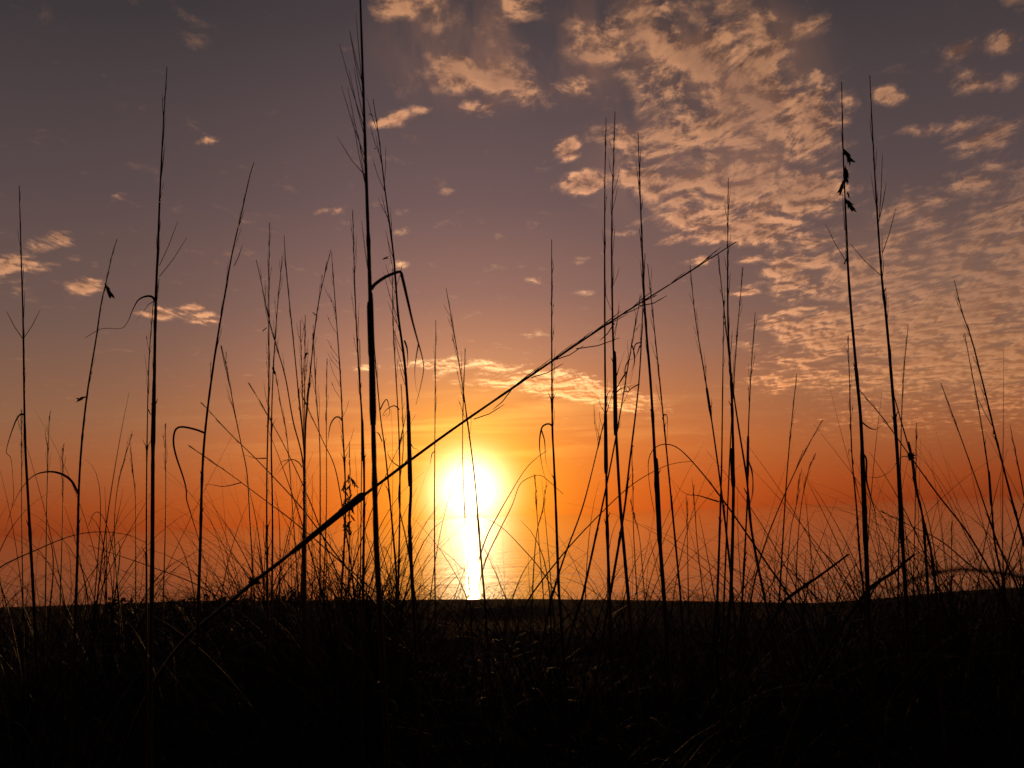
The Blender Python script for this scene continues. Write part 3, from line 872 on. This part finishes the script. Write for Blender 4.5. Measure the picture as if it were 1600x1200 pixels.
thin([(1403, 945), (1404, 875), (1407, 720), (1411, 600), (1419, 508)], 3.2, 3.2, 'slim stem crossing the foot of the tall plain sea oat', plume=(.3, 4, 4, 0, 35))
oat([(1452, 945), (1450, 925), (1442, 812), (1430, 760), (1423, 712), (1408, 658), (1396, 615)], 5.6, 2.1, 'bent stalk with a dark knot of tied leaves', plume=None, knots=[(1423, 714, 11, 26)], wt=2.0,
    leaves=[([(1421, 715), (1412, 713), (1404, 718)], 2.4), ([(1426, 745), (1434, 780), (1431, 805), (1432, 812)], 2.6)])
oat([(1464, 945), (1462, 917), (1454, 858), (1440, 800), (1433, 767), (1427, 722), (1420, 690)], 5.2, 2.15, 'stout stalk doubled up against the knotted bent stalk', plume=None, wt=3.0)
thin([(1585, 960), (1554, 904), (1512, 833), (1467, 775), (1425, 717), (1383, 658), (1342, 608)], 4.2, 2.3, 'stem leaning far over, running through the dark knot', plume=(.25, 5, 3, 0, 30))
oat([(1640, 985), (1616, 905), (1600, 850), (1575, 758), (1554, 675), (1537, 604), (1518, 530), (1504, 490), (1491, 438)], 5.6, 2.0, 'leaning sea oat nearest the photo\'s right edge with a frayed node', plume=(.4, 8, 6, -1, 45), knots=[(1554, 675, 7, 6)],
    awns=[(1550, 665, 1527, 620)])
thin([(1571, 945), (1569, 917), (1554, 846), (1546, 750), (1529, 637), (1518, 580), (1507, 520)], 4, 2.6, 'stem just inside the frayed leaning sea oat', plume=(.3, 4, 4, 0, 35), sheaths=[(1549, 790, 1545, 735, 5, 4.2)])
thin([(1600, 950), (1587, 912), (1558, 846), (1525, 750), (1492, 658), (1470, 598)], 4, 2.6, 'long bare stem leaning parallel to the frayed sea oat', plume=(.25, 5, 3, 0, 30))
thin([(1622, 930), (1612, 850), (1600, 775), (1579, 669)], 4.2, 2.2, 'stem tip cut by the photo\'s right edge', plume=(.3, 5, 3, 0, 25))
thin([(1428, 945), (1427, 917), (1430, 800), (1432, 660)], 2.4, 4.3, 'short stem close behind the dark knot', plume=(.3, 5, 3, 0, 20))
thin([(1487, 945), (1487, 880), (1487, 815)], 2.4, 4.3, 'short stem beneath the long stem that runs through the knot', plume=(.3, 5, 3, 0, 15))
thin([(1563, 935), (1545, 905), (1512, 880), (1470, 845), (1420, 820), (1376, 798)], 3.2, 2.6, 'low stem lying across the feet of the knotted stalks', plume=(.2, 5, 3, 0, 20))
for pts_, w_, D_, lab in (
        ([(1222, 945), (1233, 933), (1283, 898), (1326, 866)], 6.2, 2.0, 'thick broken stick beside the root of the great arching blade'),
        ([(1350, 930), (1362, 917), (1382, 903), (1400, 892), (1410, 882), (1429, 866)], 7.4, 1.9, 'jagged broken stick leaning off the seed cluster sea oat')):
    add_stalk('broken_stick', pts_, w_, D_, lab, 'stick', None, wt=w_ * 0.55, slope=0.0)
blade([(1760, 1010), (1700, 945), (1650, 917), (1600, 903), (1560, 895), (1500, 890), (1450, 898), (1415, 910), (1392, 924)], 11, 0.36, 'broad blurred blade arched low close to the camera beside the knotted stalks', wt=6)


# ------------------------------------------------------------------ uncountable grass
class Blades:
    def __init__(self):
        self.v, self.f, self.n = [], [], 0

    def add(self, base, az, tilt, droop, L, w, segs=7, curl=0.0):
        """One arching blade: leaves the ground at tilt from vertical towards az and bends over by droop."""
        t = np.linspace(0, 1, segs + 1)
        th = tilt + droop * t ** 1.5
        a = az + curl * t ** 2
        ds = L / segs
        dx = np.sin(th) * np.cos(a) * ds
        dy = np.sin(th) * np.sin(a) * ds
        dz = np.cos(th) * ds
        X = base[0] + np.concatenate([[0], np.cumsum(dx[:-1])])
        Y = base[1] + np.concatenate([[0], np.cumsum(dy[:-1])])
        Z = base[2] + np.concatenate([[0], np.cumsum(dz[:-1])])
        ww = 0.5 * w * (1 - 0.85 * t ** 1.6)
        fa = rng.uniform(0, math.pi)
        sx, sy = math.cos(fa), math.sin(fa)
        L_ = np.stack([X - sx * ww, Y - sy * ww, Z], 1)
        R_ = np.stack([X + sx * ww, Y + sy * ww, Z], 1)
        M_ = np.stack([X + sy * ww * 0.5, Y - sx * ww * 0.5, Z + ww * 0.3], 1)   # raised keel: the blade is folded, not flat
        vv = np.empty((3 * (segs + 1), 3))
        vv[0::3], vv[1::3], vv[2::3] = L_, M_, R_
        k = self.n
        for i in range(segs):
            b = k + 3 * i
            self.f.append((b, b + 1, b + 4, b + 3))
            self.f.append((b + 1, b + 2, b + 5, b + 4))
        self.v.append(vv)
        self.n += len(vv)

    def build(self, name, material):
        me = bpy.data.meshes.new(name)
        V = np.concatenate(self.v)
        me.from_pydata(V.tolist(), [], self.f)
        me.update()
        me.polygons.foreach_set('use_smooth', [True] * len(me.polygons))
        me.materials.append(material)
        o = bpy.data.objects.new(name, me)
        COL.objects.link(o)
        return o


def px_to_ground(xpx, D):
    d = ray(xpx, 940)
    x = d.x / d.y * D
    return np.array([x, D, ground(x, D) - 0.01])


def build_grass():
    B = Blades()
    # carpet of short blades over the near face of the dune
    for k in range(22000):
        D = 0.85 + 7.5 * rng.random() ** 1.15
        xx = rng.uniform(-0.62, 0.62) * D
        uu = xx / D
        if D > 4.6 and (-0.07 < uu < 0.09 or 0.2 < uu < 0.33) and rng.random() < 0.5:
            continue
        if D > 6.5 and rng.random() < 0.35:
            continue
        h = rng.uniform(0.16, 0.42) if D < 4 else rng.uniform(0.10, 0.28)
        B.add((xx, D, ground(xx, D) - 0.01), rng.uniform(0, 6.283), rng.uniform(0.05, 0.6), rng.uniform(0.3, 2.2), h, rng.uniform(0.002, 0.0048), 5, rng.uniform(-.6, .6))
    # tufts whose long thin blades arch up over the sea: px, distance, count, length, spread of tilt
    tufts = []
    for xp in range(-60, 200, 17):
        tufts.append((xp + rng.uniform(-8, 8), rng.uniform(2.6, 4.6), 9, 0.62, 0.55))
    for xp in range(200, 400, 26):
        tufts.append((xp + rng.uniform(-8, 8), rng.uniform(3.0, 5.2), 7, 0.50, 0.5))
    for xp in range(385, 640, 8):
        tufts.append((xp + rng.uniform(-5, 5), rng.uniform(2.5, 5.2), 12, 0.52, 0.45))
    for xp in range(640, 780, 30):
        tufts.append((xp + rng.uniform(-8, 8), rng.uniform(3.0, 5.0), 5, 0.5, 0.6))
    for xp in range(780, 1080, 22):
        tufts.append((xp + rng.uniform(-8, 8), rng.uniform(2.8, 5.0), 7, 0.55, 0.6))
    for xp in range(1080, 1260, 20):
        tufts.append((xp + rng.uniform(-8, 8), rng.uniform(2.8, 5.0), 7, 0.50, 0.5))
    for xp in range(1250, 1680, 13):
        tufts.append((xp + rng.uniform(-8, 8), rng.uniform(2.4, 4.6), 10, 0.60, 0.55))
    for (xp, D, n, L, sp_) in tufts + [(a + rng.uniform(-14, 14), min(b_ * rng.uniform(.85, 1.3), 5.8), int(c * (1.7 if a > 780 else 1.1)), d * .95, e) for (a, b_, c, d, e) in tufts if not 660 < a < 770]:
        b = px_to_ground(xp, D)
        for k in range(n):
            h = L * 1.55 * rng.uniform(0.5, 1.25) * (1.08 - 0.05 * (D - 3.5))
            bb = b + np.array([rng.normal(0, 0.035), rng.normal(0, 0.035), 0])
            droop = rng.uniform(0.9, 3.0) if rng.random() < 0.86 else rng.uniform(0.1, 0.6)
            B.add(bb, rng.uniform(0, 6.283), abs(rng.normal(0, sp_)) * 0.7 + 0.03, droop, h, rng.uniform(0.0032, 0.0070) * (0.55 + 0.13 * D), 14, rng.uniform(-.7, .7))
    # thick dark thatch round the feet of the crowd of stems
    for k in range(900):
        xp = rng.normal(525, 70) if rng.random() < 0.7 else rng.normal(1500, 110)
        D = rng.uniform(2.6, 4.2)
        b = px_to_ground(xp, D)
        B.add(b, rng.uniform(0, 6.283), rng.uniform(0.0, 0.7), rng.uniform(0, 1.4), rng.uniform(0.35, 0.70), rng.uniform(0.003, 0.006), 9, rng.uniform(-.6, .6))
    o = B.build('dune_grass', M_GRASS)
    tag(o, 'thin arching grass blades thick over the dune in front of the sea', 'grass', kind='stuff')


def build_cover():
    V, Fc = [], []
    for k in range(4200):
        r = rng.random()
        if r < 0.7:
            xp = rng.uniform(170, 470)
            D = rng.uniform(4.2, 7.8)
        else:
            xp = rng.uniform(-20, 1620)
            D = rng.uniform(2.5, 6.5)
        b = px_to_ground(xp, D)
        lump = 0.5 + 0.5 * math.sin(xp * 0.045 + D * 2.1) * math.sin(xp * 0.021 + 1.0)
        top = CAM_Z - D * (0.063 if r < 0.7 else 0.10)
        hmax = max(0.05, top - b[2]) if r < 0.7 else 0.2
        z = b[2] + hmax * (0.25 + 0.75 * lump) * rng.random() ** 0.6
        c = Vector((b[0], b[1], z))
        s = rng.uniform(0.008, 0.018)
        n = Vector((rng.normal(), rng.normal(), rng.normal())).normalized()
        a = n.orthogonal().normalized()
        bb = n.cross(a)
        k0 = len(V)
        prof = [(-1, 0, 0), (-.5, .5, .12), (.1, .62, .16), (.65, .4, .1), (1.05, 0, -.1), (.65, -.4, .1), (.1, -.62, .16), (-.5, -.5, .12)]
        for (p_, q_, h_) in prof:
            V.append(c + a * s * p_ + bb * s * q_ + n * s * h_)
        V.append(c - n * s * 0.08)
        for i in range(8):
            Fc.append((k0 + i, k0 + (i + 1) % 8, k0 + 8))
    o = link_mesh('ground_cover', V, Fc, M_COVER)
    tag(o, 'dark small-leaved creeping plants low over the dune', 'ground cover', kind='stuff')


build_grass()
build_cover()
